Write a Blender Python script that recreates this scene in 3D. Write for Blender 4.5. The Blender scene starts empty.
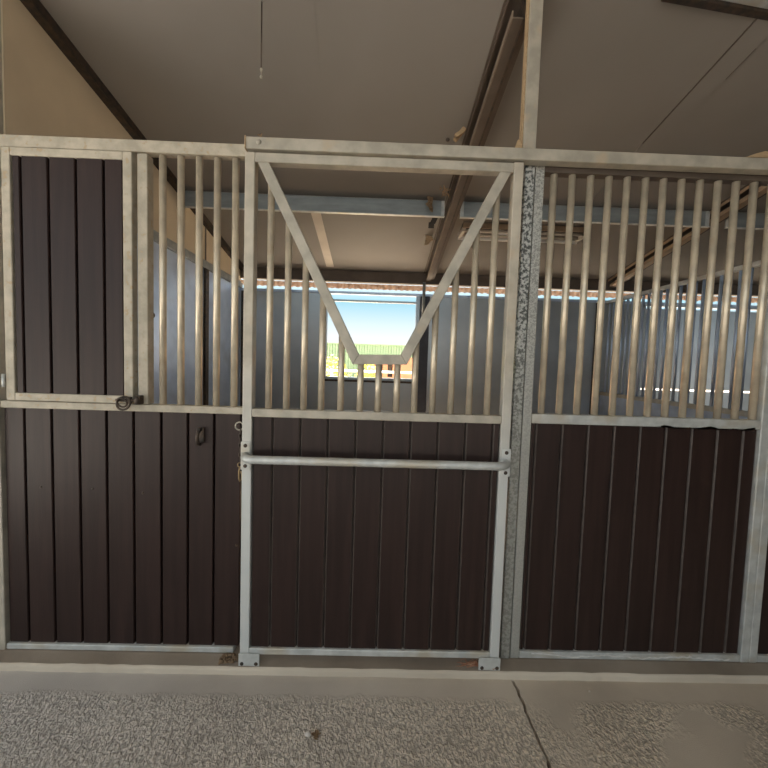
import bpy, bmesh, math, random
from mathutils import Vector, Matrix
random.seed(7)
C = bpy.context.scene.collection
H = 1.485            # eye height above the aisle floor; heights below are measured from the eye
D0 = 1.8             # distance from the eye to the front plane of the stall (Y = 0)

# ------------------------------------------------------------------ materials
def mat(name, c1, c2=None, scale=8.0, rough=0.5, metal=0.0, bump=0.0, bscale=None, detail=4.0,
        stretch=(1, 1, 1), lo=0.35, hi=0.65, spec=0.5, c3=None, s3=2.0, lo3=.45, hi3=.7):
    m = bpy.data.materials.new(name); m.use_nodes = True
    n = m.node_tree.nodes; l = m.node_tree.links
    b = n['Principled BSDF']
    b.inputs['Roughness'].default_value = rough; b.inputs['Metallic'].default_value = metal
    b.inputs['Specular IOR Level'].default_value = spec
    tc = n.new('ShaderNodeTexCoord'); mp = n.new('ShaderNodeMapping'); mp.inputs['Scale'].default_value = stretch
    l.new(tc.outputs['Object'], mp.inputs['Vector'])
    b.inputs['Base Color'].default_value = (*c1, 1)
    if c2:
        no = n.new('ShaderNodeTexNoise'); no.inputs['Scale'].default_value = scale; no.inputs['Detail'].default_value = detail
        l.new(mp.outputs[0], no.inputs['Vector'])
        cr = n.new('ShaderNodeValToRGB'); cr.color_ramp.elements[0].position = lo; cr.color_ramp.elements[1].position = hi
        cr.color_ramp.elements[0].color = (*c1, 1); cr.color_ramp.elements[1].color = (*c2, 1)
        l.new(no.outputs['Fac'], cr.inputs['Fac']); out = cr.outputs['Color']
        if c3:
            n3 = n.new('ShaderNodeTexNoise'); n3.inputs['Scale'].default_value = s3; n3.inputs['Detail'].default_value = 3
            l.new(tc.outputs['Object'], n3.inputs['Vector'])
            r3 = n.new('ShaderNodeValToRGB'); r3.color_ramp.elements[0].position = lo3; r3.color_ramp.elements[1].position = hi3
            l.new(n3.outputs['Fac'], r3.inputs['Fac'])
            mx = n.new('ShaderNodeMix'); mx.data_type = 'RGBA'
            l.new(r3.outputs['Color'], mx.inputs[0]); l.new(out, mx.inputs[6]); mx.inputs[7].default_value = (*c3, 1)
            out = mx.outputs[2]
        l.new(out, b.inputs['Base Color'])
    if bump:
        nb = n.new('ShaderNodeTexNoise'); nb.inputs['Scale'].default_value = bscale or scale * 3; nb.inputs['Detail'].default_value = 5
        l.new(mp.outputs[0], nb.inputs['Vector'])
        bp = n.new('ShaderNodeBump'); bp.inputs['Strength'].default_value = bump; bp.inputs['Distance'].default_value = 0.01
        l.new(nb.outputs['Fac'], bp.inputs['Height']); l.new(bp.outputs[0], b.inputs['Normal'])
    return m

def spangle(name, dark, light, scale, low):
    m = bpy.data.materials.new(name); m.use_nodes = True
    n = m.node_tree.nodes; l = m.node_tree.links; b = n['Principled BSDF']
    b.inputs['Roughness'].default_value = .5; b.inputs['Metallic'].default_value = .25
    tc = n.new('ShaderNodeTexCoord')
    no = n.new('ShaderNodeTexNoise'); no.inputs['Scale'].default_value = scale; no.inputs['Detail'].default_value = 3; no.inputs['Roughness'].default_value = .65
    l.new(tc.outputs['Object'], no.inputs['Vector'])
    cr = n.new('ShaderNodeValToRGB'); cr.color_ramp.elements[0].position = .43; cr.color_ramp.elements[1].position = .56
    cr.color_ramp.elements[0].color = (*dark, 1); cr.color_ramp.elements[1].color = (*light, 1)
    l.new(no.outputs['Fac'], cr.inputs['Fac'])
    # the spangle is dulled by grime on the lower half
    sx = n.new('ShaderNodeSeparateXYZ'); l.new(tc.outputs['Object'], sx.inputs[0])
    mr = n.new('ShaderNodeMapRange'); mr.inputs[1].default_value = 1.0; mr.inputs[2].default_value = 1.75; l.new(sx.outputs['Z'], mr.inputs[0])
    ma = n.new('ShaderNodeMath'); ma.operation = 'MULTIPLY_ADD'; ma.inputs[1].default_value = .75; ma.inputs[2].default_value = .25; l.new(mr.outputs[0], ma.inputs[0])
    mx = n.new('ShaderNodeMix'); mx.data_type = 'RGBA'; l.new(ma.outputs[0], mx.inputs[0]); mx.inputs[6].default_value = (*low, 1)
    l.new(cr.outputs['Color'], mx.inputs[7]); l.new(mx.outputs[2], b.inputs['Base Color'])
    return m

M = {}
M['galv'] = mat('dusty_galvanised_tube', (.48, .44, .365), (.35, .325, .27), 14, .46, .12, .06, 90, c3=(.50, .40, .28), s3=9, lo3=.62, hi3=.8)
M['galvL'] = mat('dusty_weathered_tube', (.50, .45, .36), (.37, .335, .265), 20, .6, .05, .10, 120, c3=(.42, .33, .22), s3=40, lo3=.6, hi3=.68)
M['galvW'] = mat('pale_zinc_tube', (.62, .64, .63), (.48, .50, .49), 18, .42, .25, .05, 90, c3=(.50, .46, .38), s3=6, lo3=.5, hi3=.7)
M['edge'] = mat('lit_board_edge', (.085, .068, .060), (.06, .047, .041), 20, .5)  # paler board colour that paints side light onto the groove chamfers
M['galvB'] = mat('bright_zinc_beam', (.31, .34, .345), (.24, .265, .27), 5, .45, .3, .03, 60, stretch=(1, 4, 4))
M['spang'] = spangle('spangled_zinc', (.09, .095, .09), (.60, .61, .58), 64, (.30, .30, .27))
M['spangF'] = spangle('fine_spangled_zinc', (.28, .28, .26), (.52, .52, .48), 150, (.40, .40, .37))
M['board'] = mat('dark_brown_board', (.033, .0180, .0155), (.0225, .0125, .0108), 6, .40, 0, .06, 40, stretch=(6, 6, .35), spec=.30)
M['ceil'] = mat('vinyl_faced_insulation', (.262, .243, .224), (.235, .218, .20), 1.2, .75, 0, .04, 3)
M['tape'] = mat('seam_tape', (.60, .54, .46), (.52, .46, .40), 6, .6)
M['ply'] = mat('tan_partition_board', (.60, .51, .37), (.54, .455, .33), 3, .8, 0, .03, 20)
M['steel'] = mat('smooth_zinc_sheet', (.66, .79, 1.0), (.55, .68, .90), 5, .34, .45, .05, 14, c3=(.42, .52, .68), s3=3, lo3=.5, hi3=.75)
M['steelD'] = mat('dull_zinc_sheet', (.56, .62, .67), (.46, .52, .57), 2.5, .33, .6, .05, 10)
M['iron'] = mat('dark_oily_iron', (.045, .04, .037), (.10, .07, .05), 30, .5, .5)
M['rust'] = mat('rusty_sheet', (.52, .43, .37), (.40, .29, .22), 25, .8)
M['brass'] = mat('tarnished_brass', (.35, .25, .13), (.22, .16, .09), 40, .45, .6)
M['rafter'] = mat('brown_painted_purlin', (.115, .09, .072), (.085, .066, .052), 8, .55, .1)
M['tanfl'] = mat('dusty_tan_flange', (.22, .17, .125), (.17, .13, .10), 12, .65)
M['navy'] = mat('dark_blue_steel', (.05, .06, .085), (.035, .04, .06), 10, .5)
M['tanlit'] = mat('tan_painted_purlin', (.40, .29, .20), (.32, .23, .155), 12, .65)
M['barm'] = mat('cream_dusty_bar', (.74, .65, .50), (.58, .51, .40), 14, .34, .45, .05, 90, c3=(.50, .40, .28), s3=9, lo3=.64, hi3=.8)
M['black'] = mat('black_gap', (.012, .012, .012), None, rough=.9)
M['wood'] = mat('raw_pine', (.44, .32, .19), (.34, .235, .13), 20, .8, stretch=(1, 8, 8))
M['straw'] = mat('dry_nest_straw', (.30, .19, .10), (.44, .31, .19), 60, .9)
M['foil'] = mat('torn_insulation', (.55, .47, .36), (.40, .33, .25), 60, .9, bump=.3)
M['dirt'] = mat('loose_brown_dirt', (.24, .165, .10), (.17, .115, .07), 60, .95, 0, .6, 120)
M['leaflit'] = mat('reddish_straw', (.32, .14, .085), (.42, .24, .15), 70, .9)
M['light'] = mat('white_enamel', (.55, .50, .43), (.47, .42, .36), 10, .5)
M['glass_tube'] = mat('unlit_lamp_tube', (.62, .60, .56), None, rough=.3)
M['sand'] = mat('desert_ground', (.52, .43, .33), (.45, .37, .28), .8, .95, 0, .2, 20)
M['yard_dark'] = mat('low_bounce_yard', (.23, .21, .185), (.17, .155, .14), 3, .95, 0, .3, 60)  # unseen front ground, toned dark to cut bounce onto the ceiling
M['greenroof'] = mat('pale_green_siding', (.34, .50, .34), (.30, .46, .30), 3, .6)
M['brick'] = mat('terracotta_block', (.66, .30, .18), (.56, .26, .15), 5, .85)
M['whitep'] = mat('white_pipe', (.8, .78, .74), None, rough=.5)
M['leafY'] = mat('yellow_flowering_leaf', (.80, .72, .16), (.50, .55, .14), 9, .7)
M['stem'] = mat('shrub_stem', (.16, .11, .06), None, rough=.9)
M['chew'] = mat('chewed_dark_edge', (.10, .09, .08), (.20, .18, .16), 40, .9)
M['caulk'] = mat('old_white_caulk', (.72, .72, .70), (.58, .58, .56), 30, .7, bump=.3)
M['stone'] = mat('pale_pebble', (.72, .68, .62), (.55, .5, .45), 30, .8)

def by_height(name, top, low, z0, z1):
    # dusty tan towards the top, scrubbed bare zinc lower down
    m = mat(name, top[0], top[1], 14, .48, .12, .06, 90, c3=(.50, .40, .28), s3=9, lo3=.62, hi3=.8)
    n = m.node_tree.nodes; l = m.node_tree.links; b = n['Principled BSDF']
    tc = n.new('ShaderNodeTexCoord'); sx = n.new('ShaderNodeSeparateXYZ'); l.new(tc.outputs['Object'], sx.inputs[0])
    no = n.new('ShaderNodeTexNoise'); no.inputs['Scale'].default_value = 5; l.new(tc.outputs['Object'], no.inputs['Vector'])
    ad = n.new('ShaderNodeMath'); ad.operation = 'MULTIPLY_ADD'; ad.inputs[1].default_value = .5; l.new(no.outputs['Fac'], ad.inputs[0]); l.new(sx.outputs['Z'], ad.inputs[2])
    mr = n.new('ShaderNodeMapRange'); mr.inputs[1].default_value = z0; mr.inputs[2].default_value = z1; l.new(ad.outputs[0], mr.inputs[0])
    mx = n.new('ShaderNodeMix'); mx.data_type = 'RGBA'; l.new(mr.outputs[0], mx.inputs[0]); mx.inputs[6].default_value = (*low, 1)
    l.new(b.inputs['Base Color'].links[0].from_socket, mx.inputs[7]); l.new(mx.outputs[2], b.inputs['Base Color'])
    return m
M['stile'] = by_height('door_stile_tube', ((.54, .49, .40), (.42, .38, .31)), (.60, .62, .61), 1.05, 1.75)
def concrete(name, base, base2, ridged):
    m = bpy.data.materials.new(name); m.use_nodes = True
    n = m.node_tree.nodes; l = m.node_tree.links; b = n['Principled BSDF']
    b.inputs['Roughness'].default_value = .85; b.inputs['Specular IOR Level'].default_value = .25
    tc = n.new('ShaderNodeTexCoord')
    def noise(sc, det=4, vec=None, ro=.5):
        t = n.new('ShaderNodeTexNoise'); t.inputs['Scale'].default_value = sc; t.inputs['Detail'].default_value = det; t.inputs['Roughness'].default_value = ro
        l.new(vec or tc.outputs['Object'], t.inputs['Vector']); return t.outputs['Fac']
    def ramp(f, a, c, ca=(0, 0, 0), cc=(1, 1, 1)):
        r = n.new('ShaderNodeValToRGB'); r.color_ramp.elements[0].position = a; r.color_ramp.elements[1].position = c
        r.color_ramp.elements[0].color = (*ca, 1); r.color_ramp.elements[1].color = (*cc, 1)
        l.new(f, r.inputs['Fac']); return r.outputs['Color']
    def math_(op, a, c):
        t = n.new('ShaderNodeMath'); t.operation = op
        for i, v in enumerate((a, c)):
            if isinstance(v, (int, float)): t.inputs[i].default_value = v
            else: l.new(v, t.inputs[i])
        return t.outputs[0]
    col = ramp(noise(2.2, 5), .35, .68, base, base2)
    if ridged:
        sx = n.new('ShaderNodeSeparateXYZ'); l.new(tc.outputs['Object'], sx.inputs[0])
        # the trowelled strip along the curb stays smooth, the rest is a rough broken texture
        edge = math_('ADD', sx.outputs['Y'], math_('MULTIPLY', noise(9, 3), .07))
        mr = n.new('ShaderNodeMapRange'); mr.inputs[1].default_value = -.135; mr.inputs[2].default_value = -.175
        l.new(edge, mr.inputs[0]); strip = mr.outputs[0]
        right = n.new('ShaderNodeMapRange'); right.inputs[1].default_value = .55; right.inputs[2].default_value = .80
        l.new(sx.outputs['X'], right.inputs[0])
        patch = ramp(noise(2.6, 2), .44, .54)
        keep = math_('SUBTRACT', 1.0, math_('MULTIPLY', right.outputs[0], math_('SUBTRACT', 1.0, patch)))
        mask = math_('MULTIPLY', strip, keep)
        mp = n.new('ShaderNodeMapping'); mp.inputs['Rotation'].default_value = (0, 0, .25); mp.inputs['Scale'].default_value = (1.15, .8, 1)
        l.new(tc.outputs['Object'], mp.inputs['Vector'])
        vo = n.new('ShaderNodeTexVoronoi'); vo.inputs['Scale'].default_value = 78
        ds = n.new('ShaderNodeTexNoise'); ds.inputs['Scale'].default_value = 60; ds.inputs['Detail'].default_value = 2; l.new(mp.outputs[0], ds.inputs['Vector'])
        va_ = n.new('ShaderNodeVectorMath'); va_.operation = 'MULTIPLY_ADD'; va_.inputs[1].default_value = (.03, .03, .03)
        l.new(ds.outputs['Color'], va_.inputs[0]); l.new(mp.outputs[0], va_.inputs[2]); l.new(va_.outputs[0], vo.inputs['Vector'])
        peb = math_('SUBTRACT', 1.0, vo.outputs['Distance'])
        mxd = math_('ADD', math_('MULTIPLY', peb, .62), math_('MULTIPLY', noise(48, 6, mp.outputs[0], .65), .5))
        rid = ramp(mxd, .34, .92)
        hgt = math_('ADD', math_('MULTIPLY', rid, mask), math_('MULTIPLY', noise(240, 3), .10))
        mx = n.new('ShaderNodeMix'); mx.data_type = 'RGBA'
        # cooler on the left, browner on the right
        lr = n.new('ShaderNodeMapRange'); lr.inputs[1].default_value = -1.4; lr.inputs[2].default_value = .9
        l.new(sx.outputs['X'], lr.inputs[0]); l.new(lr.outputs[0], mx.inputs[0])
        m2 = n.new('ShaderNodeMix'); m2.data_type = 'RGBA'; m2.blend_type = 'MULTIPLY'; m2.inputs[0].default_value = 1
        mx.inputs[6].default_value = (.95, .98, 1.03, 1); mx.inputs[7].default_value = (1.05, .98, .88, 1)
        m3 = n.new('ShaderNodeMix'); m3.data_type = 'RGBA'; m3.blend_type = 'MULTIPLY'; m3.inputs[0].default_value = 1
        tint = ramp(rid, .1, .8, (.82, .81, .80), (1.62, 1.61, 1.60)); mt_ = n.new('ShaderNodeMix'); mt_.data_type = 'RGBA'
        l.new(mask, mt_.inputs[0]); mt_.inputs[6].default_value = (1, 1, 1, 1); l.new(tint, mt_.inputs[7])
        l.new(col, m3.inputs[6]); l.new(mt_.outputs[2], m3.inputs[7]); col = m3.outputs[2]
        l.new(col, m2.inputs[6]); l.new(mx.outputs[2], m2.inputs[7]); col = m2.outputs[2]
        dist, st = .009, .9
    else:
        hgt = math_('ADD', math_('MULTIPLY', noise(28, 4), .6), math_('MULTIPLY', noise(170, 3), .3)); dist, st = .006, .6
    l.new(col, b.inputs['Base Color'])
    bp = n.new('ShaderNodeBump'); bp.inputs['Strength'].default_value = st; bp.inputs['Distance'].default_value = dist
    l.new(hgt, bp.inputs['Height']); l.new(bp.outputs[0], b.inputs['Normal'])
    return m
M['floor'] = concrete('aisle_concrete', (.50, .465, .42), (.62, .58, .525), True)
M['warm_bounce'] = mat('warm_bounce_floor', (.66, .45, .28), (.52, .34, .20), 30, .95, 0, .5, 60)  # unseen stall floor, colour made up to bounce warm light onto the ceiling
M['curbtop'] = concrete('dirty_curb_top', (.22, .18, .14), (.34, .29, .235), False)
M['curb'] = concrete('curb_concrete', (.54, .475, .39), (.66, .59, .49), False)

# ------------------------------------------------------------------ mesh builder (x, y, height-from-eye)
class MB:
    def __init__(s): s.bm = bmesh.new()
    def _add(s, t):
        me = bpy.data.meshes.new('t'); t.to_mesh(me); t.free(); s.bm.from_mesh(me); bpy.data.meshes.remove(me)
    def box(s, x0, x1, y0, y1, z0, z1, bv=.004, seg=2, mtx=None):
        t = bmesh.new(); bmesh.ops.create_cube(t, size=1)
        sx, sy, sz = x1-x0, y1-y0, z1-z0
        for v in t.verts:
            v.co = Vector(((x0+x1)/2 + v.co.x*sx, (y0+y1)/2 + v.co.y*sy, (z0+z1)/2 + v.co.z*sz))
        if bv: bmesh.ops.bevel(t, geom=t.edges[:], offset=min(bv, .45*min(sx, sy, sz)), segments=seg, profile=.5, affect='EDGES')
        if mtx: bmesh.ops.transform(t, matrix=mtx, verts=t.verts)
        s._add(t); return s
    def bar(s, p0, p1, wx, wy, bv=.003):      # rectangular bar from p0 to p1, wx across (in plane XZ), wy along Y
        p0, p1 = Vector(p0), Vector(p1); d = (p1-p0); L = d.length; z = d.normalized()
        y = Vector((0, 1, 0)); y = (y - z*y.dot(z))
        y = y.normalized() if y.length > 1e-4 else Vector((1, 0, 0))
        x = y.cross(z)
        m = Matrix((x, y, z)).transposed().to_4x4(); m.translation = (p0+p1)/2
        return s.box(-wx/2, wx/2, -wy/2, wy/2, -L/2, L/2, bv, 2, m)
    def tube(s, pts, r, n=14, cap=True, closed=False):
        pts = [Vector(p) for p in pts]; rings = []; N = len(pts); ref = None
        for i, p in enumerate(pts):
            if closed: d = pts[(i+1) % N] - pts[i-1]
            else: d = pts[min(i+1, N-1)] - pts[max(i-1, 0)]
            d.normalize()
            if ref is None: ref = Vector((0, 0, 1)) if abs(d.z) < .9 else Vector((1, 0, 0))
            a = (ref - d*ref.dot(d)).normalized(); b = d.cross(a); ref = a
            rr = r[i] if isinstance(r, (list, tuple)) else r
            rings.append([s.bm.verts.new(p + (a*math.cos(2*math.pi*k/n) + b*math.sin(2*math.pi*k/n))*rr) for k in range(n)])
        for i in range(N if closed else N-1):
            A, B = rings[i], rings[(i+1) % N]
            for k in range(n):
                f = s.bm.faces.new((A[k], A[(k+1) % n], B[(k+1) % n], B[k])); f.smooth = True
        if cap and not closed:
            s.bm.faces.new(rings[0][::-1]); s.bm.faces.new(rings[-1])
        return s
    def ring(s, c, R, r, axis='Y', n=28, tilt=0):
        pts = []
        for k in range(n):
            a = 2*math.pi*k/n; u, v = math.cos(a)*R, math.sin(a)*R
            pts.append(Vector(c) + (Vector((u, math.sin(tilt)*v, math.cos(tilt)*v)) if axis == 'Y' else Vector((u, v, 0)) if axis == 'Z' else Vector((0, u, v))))
        return s.tube(pts, r, 8, closed=True)
    def ball(s, c, rx, ry, rz, jit=0, sub=2):
        t = bmesh.new(); bmesh.ops.create_icosphere(t, subdivisions=sub, radius=1)
        for v in t.verts:
            k = 1 + random.uniform(-jit, jit); v.co = Vector((c[0]+v.co.x*rx*k, c[1]+v.co.y*ry*k, c[2]+v.co.z*rz*k))
        for f in t.faces: f.smooth = True
        s._add(t); return s
    def prism(s, poly, y0, y1, plane='XZ'):    # polygon extruded
        def P(a, b, c): return Vector((a, c, b)) if plane == 'XZ' else Vector((c, a, b)) if plane == 'YZ' else Vector((a, b, c))
        A = [s.bm.verts.new(P(a, b, y0)) for a, b in poly]; B = [s.bm.verts.new(P(a, b, y1)) for a, b in poly]
        n = len(poly)
        s.bm.faces.new(A); s.bm.faces.new(B[::-1])
        for i in range(n): s.bm.faces.new((A[i], B[i], B[(i+1) % n], A[(i+1) % n]))
        bmesh.ops.recalc_face_normals(s.bm, faces=s.bm.faces[:]); return s
    def quad(s, a, b, c, d): s.bm.faces.new([s.bm.verts.new(Vector(p)) for p in (a, b, c, d)]); return s
    def boards(s, xs, y, z0, z1, th=.02, ch=.0062, gap=.003, lit_edges=True):
        # vertical tongue-and-groove boards between the xs; chamfers (slot 1) painted lighter, as if catching light from the left
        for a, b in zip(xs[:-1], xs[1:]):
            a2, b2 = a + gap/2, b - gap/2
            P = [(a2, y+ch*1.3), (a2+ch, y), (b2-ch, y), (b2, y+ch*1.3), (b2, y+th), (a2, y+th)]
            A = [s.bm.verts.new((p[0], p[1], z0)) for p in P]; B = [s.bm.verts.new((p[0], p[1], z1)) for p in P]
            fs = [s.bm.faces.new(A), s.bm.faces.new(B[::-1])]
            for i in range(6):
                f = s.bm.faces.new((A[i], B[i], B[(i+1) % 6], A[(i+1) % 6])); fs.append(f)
                if lit_edges and i in (0, 2): f.material_index = 1
            bmesh.ops.recalc_face_normals(s.bm, faces=fs)
        s.box(xs[0], xs[-1], y+th-.004, y+th+.004, z0, z1, 0); return s
    def build(s, name, m, parent=None, base=None):
        vs = s.bm.verts
        if parent is not None:
            o0 = parent.get('_o'); off = Vector(o0)
        else:
            if base is None:
                xs = [v.co.x for v in vs]; ys = [v.co.y for v in vs]; zs = [v.co.z for v in vs]
                base = ((min(xs)+max(xs))/2, (min(ys)+max(ys))/2, min(zs))
            off = Vector(base)
        for v in vs: v.co -= off
        me = bpy.data.meshes.new(name); s.bm.to_mesh(me); s.bm.free(); me.materials.append(m)
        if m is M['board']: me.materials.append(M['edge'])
        o = bpy.data.objects.new(name, me); C.objects.link(o)
        o['_o'] = tuple(off)
        if parent is not None: o.parent = parent
        else: o.location = off + Vector((0, 0, H))
        return o

def tag(o, label, cat, group=None):
    o['label'] = label; o['category'] = cat
    if group: o['group'] = group
    return o
def thing(name, label, cat, base, group=None):
    o = bpy.data.objects.new(name, None); C.objects.link(o); o['_o'] = tuple(base)
    o.location = Vector(base) + Vector((0, 0, H)); o.empty_display_size = .1
    return tag(o, label, cat, group)
def struct(o): o['kind'] = 'structure'; return o
def sc(y): return (D0 + y)/D0        # front-plane measures carried to depth y

FLOOR = -H; CURB = FLOOR + .045
def ceil_z(y): return 1.73 - .195*y

# ------------------------------------------------------------------ SETTING
# concrete aisle floor: two slabs with a ragged control joint between them
joint = []
y = -.07
while y > -5.2:
    joint.append((.688 + random.uniform(-.0035, .0035) + (.002 if int(y*9) % 2 else -.002), y)); y -= .028
L_ = [(-9, -5.2), (-9, -.07)] + [(x-.005-random.uniform(0, .004), yy) for x, yy in joint]
R_ = [(6, -.07), (6, -5.2)] + [(x+.004+random.uniform(0, .004), yy) for x, yy in joint[::-1]]
b = MB().prism(L_, FLOOR-.03, FLOOR, 'XY').prism(R_, FLOOR-.03, FLOOR, 'XY')
struct(b.build('floor', M['floor'], base=(0, 0, FLOOR)))
struct(MB().box(-9, 9, -5.2, -.07, FLOOR-.12, FLOOR-.031, 0).build('trim_1', M['dirt']))        # earth under the slabs
b = MB()
N = 120; prof = [(-.07, FLOOR-.05), (-.07, CURB-.022), (-.067, CURB-.015), (-.061, CURB-.011), (-.004, CURB-.001), (.0, CURB), (.14, CURB), (.14, FLOOR-.05)]
prev = None
for i in range(N+1):
    x = -2.9 + 7.0*i/N
    j = random.uniform(-.0025, .0025)
    vs = [b.bm.verts.new((x, yy + (j if k in (1, 2, 3) else 0), zz + (random.uniform(-.002, .001) if k in (1, 2) else 0))) for k, (yy, zz) in enumerate(prof)]
    if prev:
        for k in range(7):
            fc = b.bm.faces.new((prev[k], prev[k+1], vs[k+1], vs[k]))
            if k >= 3: fc.material_index = 1
    prev = vs
bmesh.ops.recalc_face_normals(b.bm, faces=b.bm.faces[:])
cb = struct(b.build('trim_2', M['curb'])); cb.data.materials.append(M['curbtop'])                                                               # raised curb under the stall front
struct(MB().box(-1.74, 7.5, .14, 3.2, FLOOR-.06, FLOOR+.02, 0).build('floor', M['warm_bounce']))
# sloping insulated ceiling, with its overlapped and taped seams
c = MB()
YB, YF = 3.35, -4.2
c.prism([(YF, ceil_z(YF)), (YB, ceil_z(YB)), (YB, ceil_z(YB)+.05), (YF, ceil_z(YF)+.05)], -5.2, 9, 'YZ')
ce = struct(c.build('ceiling', M['ceil'], base=(0, 0, ceil_z(0))))
def seam(x0, x1, y0, y1, m, th=.004, skew=0):
    b = MB()
    z0, z1 = ceil_z(y0), ceil_z(y1)
    v = [(x0, y0, z0), (x1, y0, z0), (x1+skew, y1, z1), (x0+skew, y1, z1)]
    lo = [b.bm.verts.new((p[0], p[1], p[2]-th)) for p in v]; hi = [b.bm.verts.new((p[0], p[1], p[2]+.002)) for p in v]
    b.bm.faces.new(lo); b.bm.faces.new(hi[::-1])
    for i in range(4): b.bm.faces.new((lo[i], hi[i], hi[(i+1) % 4], lo[(i+1) % 4]))
    bmesh.ops.recalc_face_normals(b.bm, faces=b.bm.faces[:])
    return b.build('seam_tape', m, ce)
seam(-.665, -.575, 1.72, 3.0, M['tape'])
seam(1.772, 1.90, .02, 1.5, M['ceil'], .007)
seam(1.768, 1.7715, .02, .9, M['rafter'], .008)
seam(1.898, 1.901, .25, .42, M['rafter'], .008)
seam(-.36, -.345, .0, 1.2, M['ceil'], .0015, -.08)

seam(.478, .530, 1.80, 1.98, M['black'], .002, -.02)
seam(.445, .50, 1.96, 2.06, M['black'], .002, .01)
# left dividing wall: sheet-metal lining below, cap rail, tan board above
WX = -1.74
b = MB().prism([(.055, .90), (3.1, .90), (3.1, ceil_z(3.1)), (.055, ceil_z(.055))], WX-.04, WX, 'YZ')
wl = struct(b.build('wall_left', M['ply'], base=(WX, 0, FLOOR)))
MB().box(WX-.04, WX+.004, .06, 3.08, FLOOR, .862, .002).build('steel_lining', M['steel'], wl)
MB().box(WX-.045, WX+.03, .06, 3.08, .862, .925, .006).box(WX-.03, WX+.012, .06, 3.08, .925, .945, .003).build('cap_rail', M['galvB'], wl)
MB().box(WX, WX+.028, 2.06, 2.13, FLOOR, .862, .003).build('post', M['iron'], wl)
MB().box(WX-.01, WX+.006, 2.09, 2.115, .945, ceil_z(2.11), .001).build('joint_strip', M['rafter'], wl)
MB().ball((WX+.012, 1.19, .30), .012, .022, .022).build('bolt', M['iron'], wl)
b = MB().prism([(-.02, ceil_z(-.02)), (3.1, ceil_z(3.1)), (3.1, ceil_z(3.1)-.055), (-.02, ceil_z(-.02)-.055)], WX-.002, WX+.05, 'YZ')
struct(b.build('trim_3', M['iron']))        # dark steel angle where the left wall meets the ceiling
# back wall with its window, the gap under the fascia and the slits of the next stall
D = 3.1
b = MB()
wz0, wz1, wx0, wx1 = -.205, .80, -.655, .46
for x0, x1, z0, z1 in ((-1.9, wx0, FLOOR, .845), (wx1, 3.4, FLOOR, .845), (wx0, wx1, FLOOR, wz0), (3.4, 7.6, FLOOR, -.255), (3.4, 7.6, -.232, .785), (3.4, 7.6, .815, .845)):
    b.box(x0, x1, D, D+.03, z0, z1, 0)
wb = struct(b.build('wall_back', M['steelD'], base=(0, D, FLOOR)))
MB().box(-1.74, 7.6, D-.025, D+.035, .835, .866, .005).build('top_rail', M['steel'], wb)
for x in (-1.70, 2.78, 1.75): MB().box(x-.03, x+.03, D-.02, D-.001, FLOOR, .834, .003).build('post', M['iron'] if x > 2 or x < 0 else M['steelD'], wb)
b = MB().box(wx0-.035, wx0, D-.02, D+.04, wz0-.03, .80, .003).box(wx1, wx1+.045, D-.02, D+.04, wz0-.03, .80, .003)
b.box(wx0, wx1, D-.02, D+.04, wz0-.035, wz0, .003).box(wx0, wx1, D-.01, D+.03, .742, .768, .003)
wn = struct(b.build('window_1', M['steelD'], base=(0, D, wz0)))
MB().box(wx1+.05, wx1+.165, D-.06, D-.022, FLOOR+.02, .83, .004).build('sliding_shutter', M['navy'], wn)
MB().tube([(.545, D-.08, .55), (.545, D-.08, 1.0)], .019).build('shutter_rod', M['galvB'], wn)
MB().box(-.68, .48, D-.03, D-.021, wz0-.06, wz0-.035, .003).build('window_sill', M['iron'], wn)
struct(MB().box(-1.74, 7.6, D-.03, D+.05, .985, ceil_z(D)-.002, .004).build('trim_4', M['rafter']))   # fascia beam above the gap
# rusty corrugated edge of the eave sheet just outside the gap
b = MB(); prev = None
for i in range(0, 1900):
    x = -1.8 + i*.005
    zb = .934 + .006*math.sin(x*2*math.pi/.075) + random.uniform(-.003, .003)
    vs = [b.bm.verts.new((x, D+.16 + .008*math.sin(x*2*math.pi/.075), zz)) for zz in (zb, 1.0)]
    if prev: b.bm.faces.new((prev[0], vs[0], vs[1], prev[1]))
    prev = vs
bmesh.ops.solidify(b.bm, geom=b.bm.faces[:], thickness=.004)
struct(b.build('trim_5', M['rust']))
struct(MB().box(7.5, 7.6, 0, 3.1, FLOOR, ceil_z(0), 0).build('wall_right', M['steelD']))

# ------------------------------------------------------------------ ROOF STEEL
def crafter(name, label, x0, x1, y0, y1, dep, flange):
    t = thing(name, label, 'beam', ((x0+x1)/2, y1, ceil_z(y1)-dep), 'steel rafters running up the ceiling slope')
    def slope_box(m, nm, xa, xb, da, db):
        b = MB().prism([(y0, ceil_z(y0)-da), (y1, ceil_z(y1)-da), (y1, ceil_z(y1)-db), (y0, ceil_z(y0)-db)], xa, xb, 'YZ'); return b.build(nm, m, t)
    slope_box(M['iron'], 'web', x1-.012, x1, .001, dep)
    slope_box(M['rafter'], 'top_flange', x0, x1-.012, .001, .010)
    slope_box(M[flange], 'bottom_flange', x0+.038, x1-.012, dep-.008, dep)
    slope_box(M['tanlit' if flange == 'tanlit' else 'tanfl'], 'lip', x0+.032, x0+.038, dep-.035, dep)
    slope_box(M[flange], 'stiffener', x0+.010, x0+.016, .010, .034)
    slope_box(M['rafter'], 'side_channel', x1+.001, x1+.035, .001, dep-.02)
    return t
crafter('rafter', 'brown steel channel rafter running back above the sliding stall door', .54, .635, .068, 3.069, .11, 'rafter')
crafter('rafter', 'brown steel channel rafter above the barred right partition', 2.86, 2.97, .068, 3.0715, .10, 'tanlit')
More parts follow.
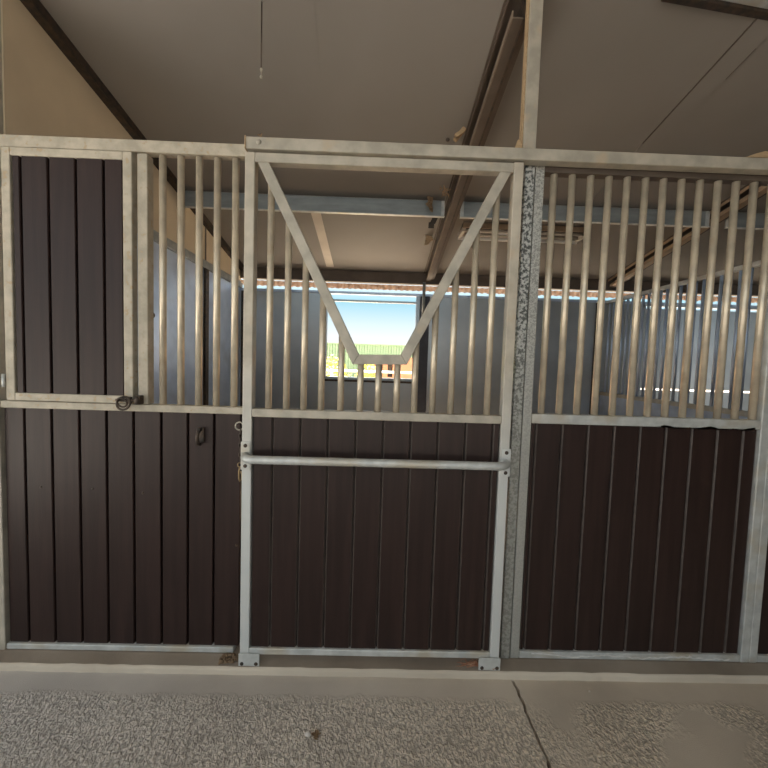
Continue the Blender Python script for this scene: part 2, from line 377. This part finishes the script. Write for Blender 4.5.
def girt(x0, x1, label):
    t = thing('girt', label, 'beam', ((x0+x1)/2, 1.6, 1.265), 'galvanised cross beams under the ceiling')
    MB().box(x0, x1, 1.6, 1.606, 1.268, 1.405, .001).build('web', M['galvB'], t)
    MB().box(x0, x1, 1.572, 1.606, 1.262, 1.268, .001).box(x0, x1, 1.60, 1.66, 1.400, 1.406, .001).build('flange', M['galvW'], t)
    for x in (x0+.001, x1-.03): MB().box(x, x+.029, 1.585, 1.5995, 1.27, 1.398, .002).build('end_bracket', M['galvW'], t)
girt(WX+.002, .535, 'galvanised cross beam under the ceiling, between the tan left wall and the middle rafter')
girt(.671, 2.855, 'galvanised cross beam under the ceiling, seen behind the right barred panel')
girt(3.008, 7.4, 'galvanised cross beam beyond the right rafter, over the next stall')
# skewed eave member at the top right
t = thing('eave_beam', 'dark steel beam with a pale upper face crossing under the ceiling at top right', 'beam', (2.1, .1, 1.60))
a = math.atan2(.063, .52)
mt = Matrix.Translation((1.25, .015, 1.692)) @ Matrix.Rotation(a, 4, 'Z')
MB().box(0, 2.2, -.006, .03, -.002, .05, .003, 2, mt).build('channel', M['iron'], t)
MB().box(0.1, 2.2, -.06, -.007, .012, .05, .003, 2, mt).build('upper_face', M['galvW'], t)

# ------------------------------------------------------------------ LIGHT FIXTURE, ROD, SCRAPS
t = thing('shop_light', 'unlit twin-tube strip light fixed under the ceiling behind the cross beam', 'light', (1.38, 2.03, 1.258))
MB().prism([(1.93, 1.345), (2.15, 1.302), (2.15, 1.29), (1.93, 1.318)], .77, 1.985, 'YZ').build('housing', M['rafter'], t)
MB().box(.77, 1.985, 1.918, 1.93, 1.295, 1.345, .002).build('side_panel', M['tanlit'], t)
for yy in (1.98, 2.085): MB().tube([(.80, yy, 1.289), (1.95, yy, 1.289)], .016).build('lamp_tube', M['light'], t)
for x in (.768, 1.955): MB().box(x, x+.03, 1.93, 2.15, 1.268, 1.31, .004).build('end_cap', M['light'], t)
MB().box(.77, 1.985, 2.15, 2.162, 1.258, 1.280, .002).box(.77, 1.985, 2.15, 2.156, 1.28, 1.30, 0).build('reflector_edge', M['whitep'], t)

t = thing('hanging_rod', 'thin dark rod hanging from the ceiling above the left end of the door track', 'rod', (-.606, .15, 1.345))
MB().tube([(-.606, .15, 1.395), (-.607, .15, ceil_z(.15)-.001)], .0032, 8).build('rod', M['iron'], t)
MB().ball((-.606, .15, 1.388), .006, .006, .010).ball((-.606, .15, 1.355), .007, .007, .009).tube([(-.606, .15, 1.36), (-.606, .15, 1.395)], .002, 6).build('tip', M['galv'], t)

def scraggle(name, label, cat, c, size, n, m, r=.003, group=None, ln=1.0):
    b = MB()
    for i in range(n):
        p = Vector(c) + Vector((random.uniform(-1, 1)*size[0], random.uniform(-1, 1)*size[1], random.uniform(-1, 1)*size[2]))
        dv = Vector((random.uniform(-1, 1)*size[0], random.uniform(-1, 1)*size[1], random.uniform(-1, 1)*size[2]))*ln
        q = p + dv*.5 + Vector((random.uniform(-.01, .01),)*3)
        b.tube([p, q, p+dv], [r, r*.9, r*.4], 5)
    return tag(b.build(name, m), label, cat, group)
# torn insulation hanging beside the rafter
def shred(label, pts, w, m):
    b = MB(); prev = None
    for i, p in enumerate(pts):
        ww = w*(1 - .35*(i % 2)) * (1 if i < len(pts)-1 else .45)
        A = [b.bm.verts.new(Vector(p) + Vector((dx*ww, .008*math.sin(i*2+dx*3), random.uniform(-.008, .008)))) for dx in (-.5, -.1, .25, .5)]
        if prev:
            for k in range(3): b.bm.faces.new((prev[k], prev[k+1], A[k+1], A[k]))
        prev = A
    bmesh.ops.solidify(b.bm, geom=b.bm.faces[:], thickness=.005)
    return tag(b.build('insulation_scrap', m), label, 'insulation scrap', 'torn scraps hanging beside the middle rafter')
shred('brown torn insulation scrap dangling in front of the cross beam beside the middle rafter', [(.40, 1.55, 1.418), (.405, 1.545, 1.38), (.39, 1.54, 1.345), (.41, 1.535, 1.315), (.415, 1.53, 1.285)], .058, M['straw'])
shred('pale torn insulation scrap below the cross beam, left of the middle rafter', [(.475, 2.2, 1.300), (.482, 2.19, 1.285), (.488, 2.185, 1.262), (.470, 2.18, 1.238), (.455, 2.18, 1.20)], .085, M['foil'])
scraggle('nest_straw', 'tuft of nest straw on the middle rafter, above the dangling brown scrap', 'straw', (.50, 1.40, 1.395), (.03, .03, .035), 26, M['straw'])
tag(MB().box(-.05, .05, -.014, .014, -.014, .014, .003, 2, Matrix.Translation((.497, .84, 1.525)) @ Matrix.Rotation(-.9, 4, 'Y')).box(-.035, .03, -.012, .012, -.012, .012, .003, 2, Matrix.Translation((.490, .80, 1.508)) @ Matrix.Rotation(-.6, 4, 'Y')).build('wood_block', M['wood']),
    'small pale wood offcut wedged at the left side of the middle rafter', 'wood offcut')
t = thing('ceiling_bolt', 'small bolt head on the ceiling just above the door track', 'bolt', (.43, .93, 1.535))
MB().ball((.432, .93, 1.537), .014, .014, .012).build('bolt_head', M['rafter'], t)

# ------------------------------------------------------------------ STALL FRONT
TY0, TY1 = 0.004, .054         # tube depth range of the fixed panels
BY = .018                      # board face
BC = .028                      # bar centre
s0, sb, sB = sc(TY0), sc(BY), sc(BC)
bot0, bot1 = CURB, -1.410
def bars_into(parent, xs, z0, z1, m, r=.0155):
    for x in xs: MB().tube([(x, BC, z0), (x, BC, z1)], r, 16).build('bar', m, parent)

# posts
t = thing('corner_post', 'galvanised tube post at the far left end of the stall front', 'post', (-1.765, .03, CURB))
MB().box(-1.80, -1.7475, .0, .06, CURB, ceil_z(.06)-.06, .004).build('tube', M['galv'], t)
MB().box(-1.85, -1.801, .0, .06, CURB, ceil_z(.06)-.06, .004).build('channel', M['galv'], t)
t = thing('support_post', 'speckled zinc double post right of the sliding door, rising to the ceiling', 'post', (.70, .03, CURB))
MB().box(.648, .6925, .002, .05, CURB, .932, .004).build('spangled_tube', M['spang'], t)
MB().box(.697, .740, .006, .054, CURB, .932, .004).build('plain_tube', M['spangF'], t)
MB().box(.636, .695, .012, .060, .995, ceil_z(.06)-.005, .004).build('upper_tube', M['galv'], t)
MB().box(.629, .6355, .02, .055, .995, ceil_z(.06)-.005, .002).build('wood_strip', M['wood'], t)
def dblpost(x0, x1, x2, label):
    t = thing('stall_post', label, 'post', (x1, .03, CURB))
    MB().box(x0, x1-.001, .004, .054, CURB, .930, .004).build('tube', M['galvW'], t)
    MB().box(x1, x2, .004, .054, CURB, .930, .004).build('tube', M['galvW'], t)
dblpost(1.852, 1.894, 1.935, 'grey double tube post at the right end of the right barred panel')

# fixed left panel with its hinged boarded hatch
t = thing('stall_front_panel', 'left fixed stall panel of brown boards with boarded hatch and short bar grille', 'stall panel', (-1.18, .03, CURB))
TR = .902
MB().box(-1.746, -.582, TY0, TY1, .908, .962, .005).build('top_rail', M['galvL'], t)
MB().box(-1.746, -.582, TY0, TY1, -.268, -.234, .004).build('middle_rail', M['galvL'], t)
MB().box(-1.746, -.66, TY0, TY1, bot0+.002, bot1, .004).build('bottom_rail', M['galvW'], t)
MB().box(-.62, -.582, TY0, TY1, bot0+.002, .903, .004).build('stile', M['galv'], t)
MB().box(-1.112, -1.066, TY0, TY1, -.2325, .903, .004).build('grille_stile', M['galvL'], t)
bd = MB().boards([x*sb for x in (-1.729, -1.633, -1.508, -1.381, -1.256, -1.131, -1.003, -.879, -.757, -.63)], BY, bot1, -.268, .026, .003, .009, False).build('board_panel', M['board'], t)
for x, z in ((-1.578, -.644), (-1.336, -.645), (-1.10, -.66), (-.655, -.905)):
    MB().ball((x, BY-.001, z), .006, .003, .006).build('screw', M['iron'], bd)
hk = MB().box(-.838, -.808, BY-.012, BY+.001, -.405, -.335, .004).box(-.832, -.816, BY-.035, BY-.010, -.352, -.338, .003)
hk.tube([(-.824, BY-.01, -.345), (-.824, BY-.034, -.35), (-.826, BY-.042, -.375), (-.826, BY-.034, -.41), (-.826, BY-.012, -.415)], .008, 10)
hk.build('hook', M['iron'], t)
bars_into(t, [x*sB for x in (-.994, -.912, -.830, -.749, -.667)], -.234, .905, M['barm'])
# hatch
hz0, hz1, hy0 = -.2305, .901, -.010
hatch = MB()
for x0, x1, z0, z1 in ((-1.704, -1.664, hz0, hz1), (-1.168, -1.127, hz0, hz1), (-1.664, -1.168, hz1-.036, hz1), (-1.664, -1.168, hz0, hz0+.036)):
    hatch.box(x0, x1, hy0, hy0+.042, z0, z1, .004)
hatch = hatch.build('hatch', M['galvL'], t)
MB().boards([x*.997 for x in (-1.6685, -1.629, -1.506, -1.384, -1.260, -1.172)], -.004, hz0+.036, hz1-.036, .026, .003, .009, False).build('board_panel', M['board'], hatch)
lt = MB().ring((-1.155, hy0-.024, -.226), .030, .005, 'Y', 28, .25).tube([(-1.195, hy0-.014, -.214), (-1.085, hy0-.014, -.212)], .0065, 10)
lt.box(-1.15, -1.128, hy0-.02, hy0+.001, -.229, -.197, .004).box(-1.108, -1.083, hy0-.022, TY0-.001, -.232, -.19, .005)
lt.ball((-1.095, hy0-.024, -.212), .012, .01, .02).ring((-1.158, hy0-.030, -.222), .022, .0045, 'Y', 24, -.3)
lt.build('latch', M['iron'], hatch)
for z in (-.14, .76):
    MB().tube([(-1.712, hy0-.002, z-.03), (-1.712, hy0-.002, z+.03)], .007, 10).build('hinge', M['galvW'], hatch)

# right fixed panels
def right_panel(x0, x1, grooves, bars, label, extra):
    t = thing('stall_front_panel', label, 'stall panel', ((x0+x1)/2, .03, CURB))
    MB().box(x0, x1, TY0+.002, TY1, .892, .930, .004).build('top_rail', M['rafter'], t)
    MB().box(x0, x1, TY0, TY1, -.270, -.224, .005).build('middle_rail', M['galvW'], t)
    MB().box(x0, x1, TY0, TY1, bot0+.002, -1.402, .005).build('bottom_rail', M['galvW'], t)
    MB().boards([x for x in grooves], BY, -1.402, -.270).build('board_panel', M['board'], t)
    bars_into(t, bars, -.225, .893, M['barm'])
    if extra:
        b = MB()         # chewed lower edge of the middle rail
        prev = None
        for i in range(60):
            x = 1.36 + i*.0078
            zb = -.272 - .003*random.random() + .003*math.sin(i*.45); zt = zb + .006 + .006*math.sin(i*.23+1)
            vs = [b.bm.verts.new((x, TY0-.003, z)) for z in (zb, max(zb+.003, zt))]
            if prev: b.bm.faces.new((prev[0], vs[0], vs[1], prev[1]))
            prev = vs
        bmesh.ops.solidify(b.bm, geom=b.bm.faces[:], thickness=-.003)
        o = b.build('chewed_edge', M['chew'], t); o['label'] = 'dark chewed lower edge'
        b = MB(); pts = []
        for i in range(70):
            pts.append((.80 + i*.0144, TY0-.001, -1.410 - .009*(i > 12)*random.random() - .010*math.sin(i*.12)**2))
        b.tube(pts, .004, 6); b.build('caulk', M['caulk'], t)
    return t
gr = [.742] + [(.760 + .1252*i)*sb for i in range(9)] + [1.851]
right_panel(.7405, 1.8515, gr, [(.789 + .0857*i)*1.004 for i in range(13)], 'right fixed stall panel of brown boards with a row of tall bars above', True)
right_panel(1.9355, 3.0, [1.937 + .118*i for i in range(10)], [(1.985 + .0857*i) for i in range(12)], 'brown boarded stall panel at the right edge, beyond the double post', False)

# sliding door (hangs in front of the fixed panels)
DY0, DY1 = -.052, -.004; k = sc(DY0)
t = thing('sliding_door', 'sliding stall door of brown boards with a V-shaped head opening and bars', 'stall door', (0, -.03, CURB))
def X(v): return v*k
MB().box(X(-.628), X(-.583), DY0, DY1, X(-1.445), X(.927), .004).build('stile', M['stile'], t)
MB().box(X(.595), X(.640), DY0, DY1, X(-1.445), X(.930), .004).build('stile', M['stile'], t)
MB().box(X(-.583), X(.595), DY0, DY1, X(.884), X(.926), .004).build('top_rail', M['galv'], t)
MB().box(X(-.583), X(.595), DY0, DY1, X(-.277), X(-.238), .004).build('middle_rail', M['galv'], t)
MB().box(X(-.583), X(.595), DY0, DY1, X(-1.440), X(-1.408), .004).build('bottom_rail', M['galvW'], t)
dB = -.040
kk = sc(dB)
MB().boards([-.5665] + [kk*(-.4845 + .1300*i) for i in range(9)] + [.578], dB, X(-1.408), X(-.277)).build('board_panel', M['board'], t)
YV = (DY0+DY1)/2
va, vb_, vc, vd = (X(-.545), X(.884)), (X(-.104), X(.007)), (X(.1215), X(.013)), (X(.558), X(.884))
def band(pts, hw):        # mitred flat band along pts, ends cut level
    up, lo = [], []
    nrm = []
    for p, q in zip(pts[:-1], pts[1:]):
        d = Vector((q[0]-p[0], q[1]-p[1])).normalized(); nrm.append(Vector((-d.y, d.x)))
    for i, p in enumerate(pts):
        if i == 0 or i == len(pts)-1:
            nn = nrm[0] if i == 0 else nrm[-1]; w = hw/abs(nn.x); sg = 1 if nn.x > 0 else -1
            up.append((p[0]+sg*w, p[1])); lo.append((p[0]-sg*w, p[1]))
        else:
            m_ = (nrm[i-1]+nrm[i]).normalized(); w = hw/m_.dot(nrm[i])
            up.append((p[0]+m_.x*w, p[1]+m_.y*w)); lo.append((p[0]-m_.x*w, p[1]-m_.y*w))
    return up, lo
up_, lo_ = band([va, vb_, vc, vd], .0225)
b = MB()
for i in range(3):
    q = [up_[i], up_[i+1], lo_[i+1], lo_[i]]
    t2 = MB().prism(q, DY0+.002, DY1-.002, 'XZ'); bmesh.ops.bevel(t2.bm, geom=t2.bm.edges[:], offset=.0025, segments=2, profile=.5, affect='EDGES'); b._add(t2.bm)
b.build('head_opening_frame', M['galv'], t)
kb = sc(YV)
for x0 in (-.506, -.4235, -.343, -.261, -.1700, -.079, .005, .0925, .176, .262, .349, .436, .521):
    x = x0*kb
    if x < vb_[0]: zt = va[1] + (x-va[0])/(vb_[0]-va[0])*(vb_[1]-va[1])
    elif x > vc[0]: zt = vc[1] + (x-vc[0])/(vd[0]-vc[0])*(vd[1]-vc[1])
    else: zt = vb_[1]
    MB().tube([(x, YV, X(-.239)), (x, YV, zt-.004)], .0150, 16).build('bar', M['barm'], t)
# bowed grab bar
hp = []; hz = -.448
xl, xr = -.592, .606
for i in range(9):
    a = i/8*math.pi/2
    hp.append((xl + .060*(1-math.cos(a)), DY0 + .004 - .072*math.sin(a), hz))
for i in range(9):
    a = math.pi/2*(1 - i/8)
    hp.append((xr - .060*(1-math.cos(a)), DY0 + .004 - .072*math.sin(a), hz))
hb = MB().tube(hp, .0185, 18).build('grab_bar', M['galvW'], t)
for x in (xl, xr):
    MB().box(x-.021, x+.021, DY0-.005, DY0+.001, hz-.065, hz+.065, .002).build('mounting_plate', M['galvW'], hb)
    for dz in (-.047, .047):
        MB().ball((x, DY0-.006, hz+dz), .009, .005, .009).build('bolt', M['iron'], hb)
# overhead track
t = thing('door_track', 'long galvanised overhead track rail that the sliding door hangs from', 'rail', (.8, -.03, X(.940)))
MB().box(X(-.628), 3.0, -.056, -.002, X(.939), X(.992), .005).build('track', M['galv'], t)
MB().box(X(-.628), X(-.622), -.0605, -.001, X(.937), X(.994), .002).build('end_plate', M['wood'], t)
MB().ball((X(-.565), -.056, X(.968)), .012, .006, .012).build('bolt', M['galv'], t)
MB().box(X(-.585), 3.0, .004, .054, .9325, .965, .003).build('rear_rail', M['rafter'], t)
tag(scraggle('nest_twig', '', '', (-.55, -.03, X(.998)+.014), (.006, .01, .016), 5, M['straw'], .0018), 'tuft of twigs standing on the left end of the door track', 'twig')
tag(MB().prism([(.580, X(.9925)), (.610, X(.9925)), (.600, X(1.025)), (.590, X(1.030))], -.05, -.03).build('wood_chip', M['wood']), 'small wood chip on the track left of the speckled post', 'wood offcut')
tag(MB().prism([(1.615, X(.9925)), (1.75, X(.9925)), (1.74, X(1.01)), (1.70, X(1.022)), (1.66, X(1.01))], -.055, -.01).build('wood_chip', M['wood']), 'flat wood chip lying on the track at the right edge', 'wood offcut')

# floor guides of the door
def guide(x0, x1, label):
    t = thing('floor_guide', label, 'door guide', ((x0+x1)/2, -.06, CURB), 'door guides on the curb')
    b = MB().box(x0, x1, -.0625, -.0565, CURB-.008, CURB+.052, .002)
    b.build('plate', M['galvW'], t)
    for x in (x0+.016, x1-.016): MB().ball((x, -.063, CURB+.004), .009, .004, .009).build('bolt', M['iron'], t)
guide(-.612, -.514, 'zinc door guide plate on the curb at the left foot of the sliding door')
guide(.522, .626, 'zinc door guide plate on the curb at the right foot of the sliding door')
# snap chain hanging left of the door
t = thing('snap_chain', 'small ring with chain and snap hook hanging at the left edge of the sliding door', 'chain', (-.635, -.03, -.575))
cx, cy = -.632, -.022
MB().ring((cx, cy, -.318), .018, .0035).build('ring', M['galv'], t)
b = MB(); z = -.342
for i in range(7):
    pts = []
    for q in range(12):
        a = 2*math.pi*q/12; u, v = .007*math.cos(a), .014*math.sin(a)
        pts.append((cx+.006+u, cy, z+v) if i % 2 else (cx+.006, cy+u, z+v))
    b.tube(pts, .0025, 6, closed=True); z -= .022
b.build('chain', M['iron'], t)
b = MB().ring((cx+.004, cy, -.500), .010, .003)
b.tube([(cx+.004, cy, -.510), (cx, cy, -.53), (cx, cy, -.565), (cx+.005, cy, -.578), (cx+.013, cy, -.570), (cx+.014, cy, -.545), (cx+.008, cy, -.53)], .0042, 8).build('snap_hook', M['brass'], t)

# ------------------------------------------------------------------ RIGHT PARTITION (barred, running back)
PX = 2.87
t = thing('stall_partition', 'barred side partition running back behind the right panel', 'partition', (PX, 1.6, FLOOR+.02))
MB().box(PX-.02, PX+.02, .06, 3.07, .815, .855, .004).build('top_rail', M['galvW'], t)
MB().box(PX-.022, PX+.022, .06, 3.07, -.335, -.292, .004).build('sill_rail', M['galvW'], t)
MB().box(PX-.012, PX+.012, .06, 3.07, FLOOR+.021, -.335, .002).build('kick_panel', M['steel'], t)
y = .14
while y < 3.04:
    MB().tube([(PX, y, -.293), (PX, y, .816)], .013, 10).build('bar', M['steel'], t); y += .0865

# ------------------------------------------------------------------ LITTER
b = MB()
for i in range(60):
    r = random.random(); a = random.uniform(0, math.pi*.9)
    b.ball((-.650 + random.uniform(-.06, .03), -.026 + random.uniform(-.03, .016), CURB - .001 + .010*random.random()), .012*random.random()+.004, .01*random.random()+.004, .006, .25, 1)
d = b.build('dirt_pile', M['dirt']); tag(d, 'little heap of brown dirt on the curb beside the left door guide', 'dirt'); d['kind'] = 'stuff'
d = scraggle('loose_straw', 'scattered reddish straw on the curb beside the right door guide', 'straw', (.525, -.062+.022, CURB+.007), (.06, .012, .004), 55, M['leaflit'], .0022)
d['kind'] = 'stuff'
tag(MB().ball((-.232, -.357, FLOOR+.008), .012, .011, .010, .2, 2).build('pebble', M['stone']), 'pale pebble on the aisle floor beside the dark leaf clump', 'pebble')
b = MB()
for i in range(16):
    a = random.uniform(0, 6.28); r = random.uniform(0, .022)
    c0 = Vector((-.200 + r*math.cos(a), -.362 + r*.7*math.sin(a), FLOOR + .006 + random.random()*.010))
    u = Vector((random.uniform(-1, 1), random.uniform(-1, 1), random.uniform(-.6, .6))).normalized()*.012
    w = u.cross(Vector((random.uniform(-1, 1), random.uniform(-1, 1), 1))).normalized()*.006
    b.bm.faces.new([b.bm.verts.new(q) for q in (c0-u, c0+w, c0+u, c0-w)])
bmesh.ops.solidify(b.bm, geom=b.bm.faces[:], thickness=.0015)
tag(b.build('dry_leaf_clump', M['straw']), 'crumpled dark dry leaf clump on the aisle floor', 'leaf')
for x, y_, lab in ((1.02, -.13, 'tiny pale pebble by the curb, right of the floor joint'), (.90, -.36, 'tiny pale pebble on the rough floor right of the joint')):
    tag(MB().ball((x, y_, FLOOR+.003), .004, .004, .003, .2, 1).build('pebble', M['stone']), lab, 'pebble')

# ------------------------------------------------------------------ OUTDOORS (through the window)
g = MB(); g.quad((-60, 3.2, FLOOR-.06), (60, 3.2, FLOOR-.06), (60, 70, FLOOR-.06), (-60, 70, FLOOR-.06))
struct(g.build('ground', M['sand'], base=(0, 3.2, FLOOR-.06)))
g = MB(); g.quad((-60, -60, FLOOR-.06), (60, -60, FLOOR-.06), (60, 3.2, FLOOR-.06), (-60, 3.2, FLOOR-.06))
struct(g.build('ground', M['yard_dark'], base=(0, 0, FLOOR-.06)))
GZ = FLOOR-.06
t = thing('shed', 'long pale green metal shed far beyond the window', 'shed', (0, 21, GZ))
b = MB()
for i in range(120):
    x = -9 + i*.15
    b.box(x, x+.11, 19.97, 20.05, GZ, .93, 0)
b.box(-9, 9, 20.05, 23, GZ, .93, 0); b.build('siding', M['greenroof'], t)
MB().box(-9.1, 9.1, 19.85, 23.1, .93, .98, 0).build('roof_edge', M['greenroof'], t)
t = thing('block_wall', 'low terracotta block outbuilding beyond the window, right of the shrubs', 'outbuilding', (1.4, 9.5, GZ))
b = MB()
y0 = 9.0
for x0, x1, z0, z1 in ((-.15, 3.2, .0, .14), (-.15, 3.2, GZ, -.42), (-.15, -.05, -.42, .0), (.14, .28, -.42, .0), (.42, 3.2, -.42, .0)): b.box(x0, x1, y0, y0+1.5, z0, z1, 0)
b.build('wall', M['brick'], t)
for x0, x1 in ((-.05, .14), (.28, .42)): MB().box(x0, x1, y0+.12, y0+1.4, -.42, .0, 0).build('vent', M['iron'], t)
t = thing('pipe_fence', 'white pipe fence in front of the shrubs beyond the window', 'fence', (0, 6.2, GZ))
for z in (-.21, -.40, -.8): MB().tube([(-3, 6.2, z), (4, 6.2, z)], .022, 10).build('rail', M['whitep'], t)
for x in (-2.6, -.95, .9, 2.6): MB().tube([(x, 6.2, GZ), (x, 6.2, -.18)], .03, 10).build('fence_post', M['whitep'], t)
def shrub(cx, cy, rx, rz, label, n=900):
    t = thing('flowering_shrub', label, 'shrub', (cx, cy, GZ), 'yellow shrubs behind the pipe fence')
    b = MB()
    for i in range(6):
        a = random.uniform(0, 6.28)
        b.tube([(cx, cy, GZ), (cx+.3*rx*math.cos(a), cy+.3*rx*math.sin(a), GZ+rz*.7), (cx+.7*rx*math.cos(a), cy+.7*rx*math.sin(a), GZ+rz*1.5)], [.02, .014, .005], 6)
    b.build('stem', M['stem'], t)
    b = MB()
    for i in range(n):
        while True:
            v = Vector((random.uniform(-1, 1), random.uniform(-1, 1), random.uniform(-1, 1)))
            if .25 < v.length < 1: break
        p = Vector((cx+v.x*rx, cy+v.y*rx, GZ+rz+v.z*rz*.97))
        u = Vector((random.gauss(0, 1), random.gauss(0, 1), random.gauss(0, 1))).normalized()*.055
        w = u.orthogonal().normalized()*.026
        b.bm.faces.new([b.bm.verts.new(q) for q in (p-u, p+w, p+u, p-w)])
    b.build('foliage', M['leafY'], t)
shrub(-1.12, 8.0, .50, .86, 'yellow flowering shrub at the left side of the window view')
shrub(-.25, 7.5, .38, .80, 'yellow flowering shrub beside the terracotta outbuilding')
shrub(-2.35, 8.6, .6, .8, 'yellow flowering shrub farthest left beyond the window, mostly hidden')

# the aisle's right end is closed
struct(MB().box(5.9, 6.0, -5.2, 0, FLOOR, ceil_z(-4.2), 0).build('wall_end', M['ply']))
struct(MB().box(2.2, 6.0, -4.3, -4.2, FLOOR, ceil_z(-4.2), 0).build('wall_light_block', M['board']))  # unseen wall added behind the camera to darken reflections in the right boards
struct(MB().box(-5.2, -1.855, .01, .05, FLOOR, .93, 0).build('wall_front', M['board']))
struct(MB().box(-5.2, -1.855, .02, .05, .9305, ceil_z(.05)-.001, 0).build('wall_front', M['ply']))
struct(MB().box(3.0, 5.9, .01, .06, FLOOR, ceil_z(.06), 0).build('wall_front', M['board']))

# ------------------------------------------------------------------ CAMERA
f = 384.58
yw, pt, rl = -0.01768, -0.05744, -0.031619
Rz, Rx, Ry = Matrix.Rotation(yw, 3, 'Z'), Matrix.Rotation(pt, 3, 'X'), Matrix.Rotation(rl, 3, 'Y')
R = Rz @ Rx @ Ry
cam = bpy.data.cameras.new('camera'); co = bpy.data.objects.new('camera', cam); C.objects.link(co)
right, fwd, up = R.col[0], R.col[1], R.col[2]
mw = Matrix((right, up, -fwd)).transposed().to_4x4(); mw.translation = (0, -D0, H)
co.matrix_world = mw; cam.sensor_width = 36; cam.lens = f*36/768; cam.clip_start = .05; cam.clip_end = 200
bpy.context.scene.camera = co

# ------------------------------------------------------------------ LIGHT
sun = bpy.data.lights.new('sun', 'SUN'); so = bpy.data.objects.new('sun', sun); C.objects.link(so)
sun.energy = 20.0; sun.angle = .009; sun.color = (1, .95, .87)
so.rotation_euler = Vector((.42, -.62, -1)).to_track_quat('-Z', 'Y').to_euler()
w = bpy.data.worlds.new('sky'); bpy.context.scene.world = w; w.use_nodes = True
n = w.node_tree.nodes; l = w.node_tree.links
tc = n.new('ShaderNodeTexCoord'); sx = n.new('ShaderNodeSeparateXYZ'); cr = n.new('ShaderNodeValToRGB')
l.new(tc.outputs['Generated'], sx.inputs[0]); l.new(sx.outputs['Z'], cr.inputs['Fac'])
e = cr.color_ramp.elements
e[0].position = .045; e[0].color = (.64, .64, .64, 1)
e[1].position = .15; e[1].color = (.26, .47, .56, 1)
for p_, c_ in ((.095, (.48, .58, .62)), (.20, (.62, .70, .74)), (.5, (.78, .78, .76))):
    x = e.new(p_); x.color = (*c_, 1)
l.new(cr.outputs['Color'], n['Background'].inputs['Color']); n['Background'].inputs['Strength'].default_value = .8
vs = bpy.context.scene.view_settings
vs.view_transform = 'Standard'; vs.look = 'None'; vs.gamma = 1; vs.use_curve_mapping = False; vs.exposure = 1.1
for o in list(bpy.data.objects):
    if '_o' in o: del o['_o']
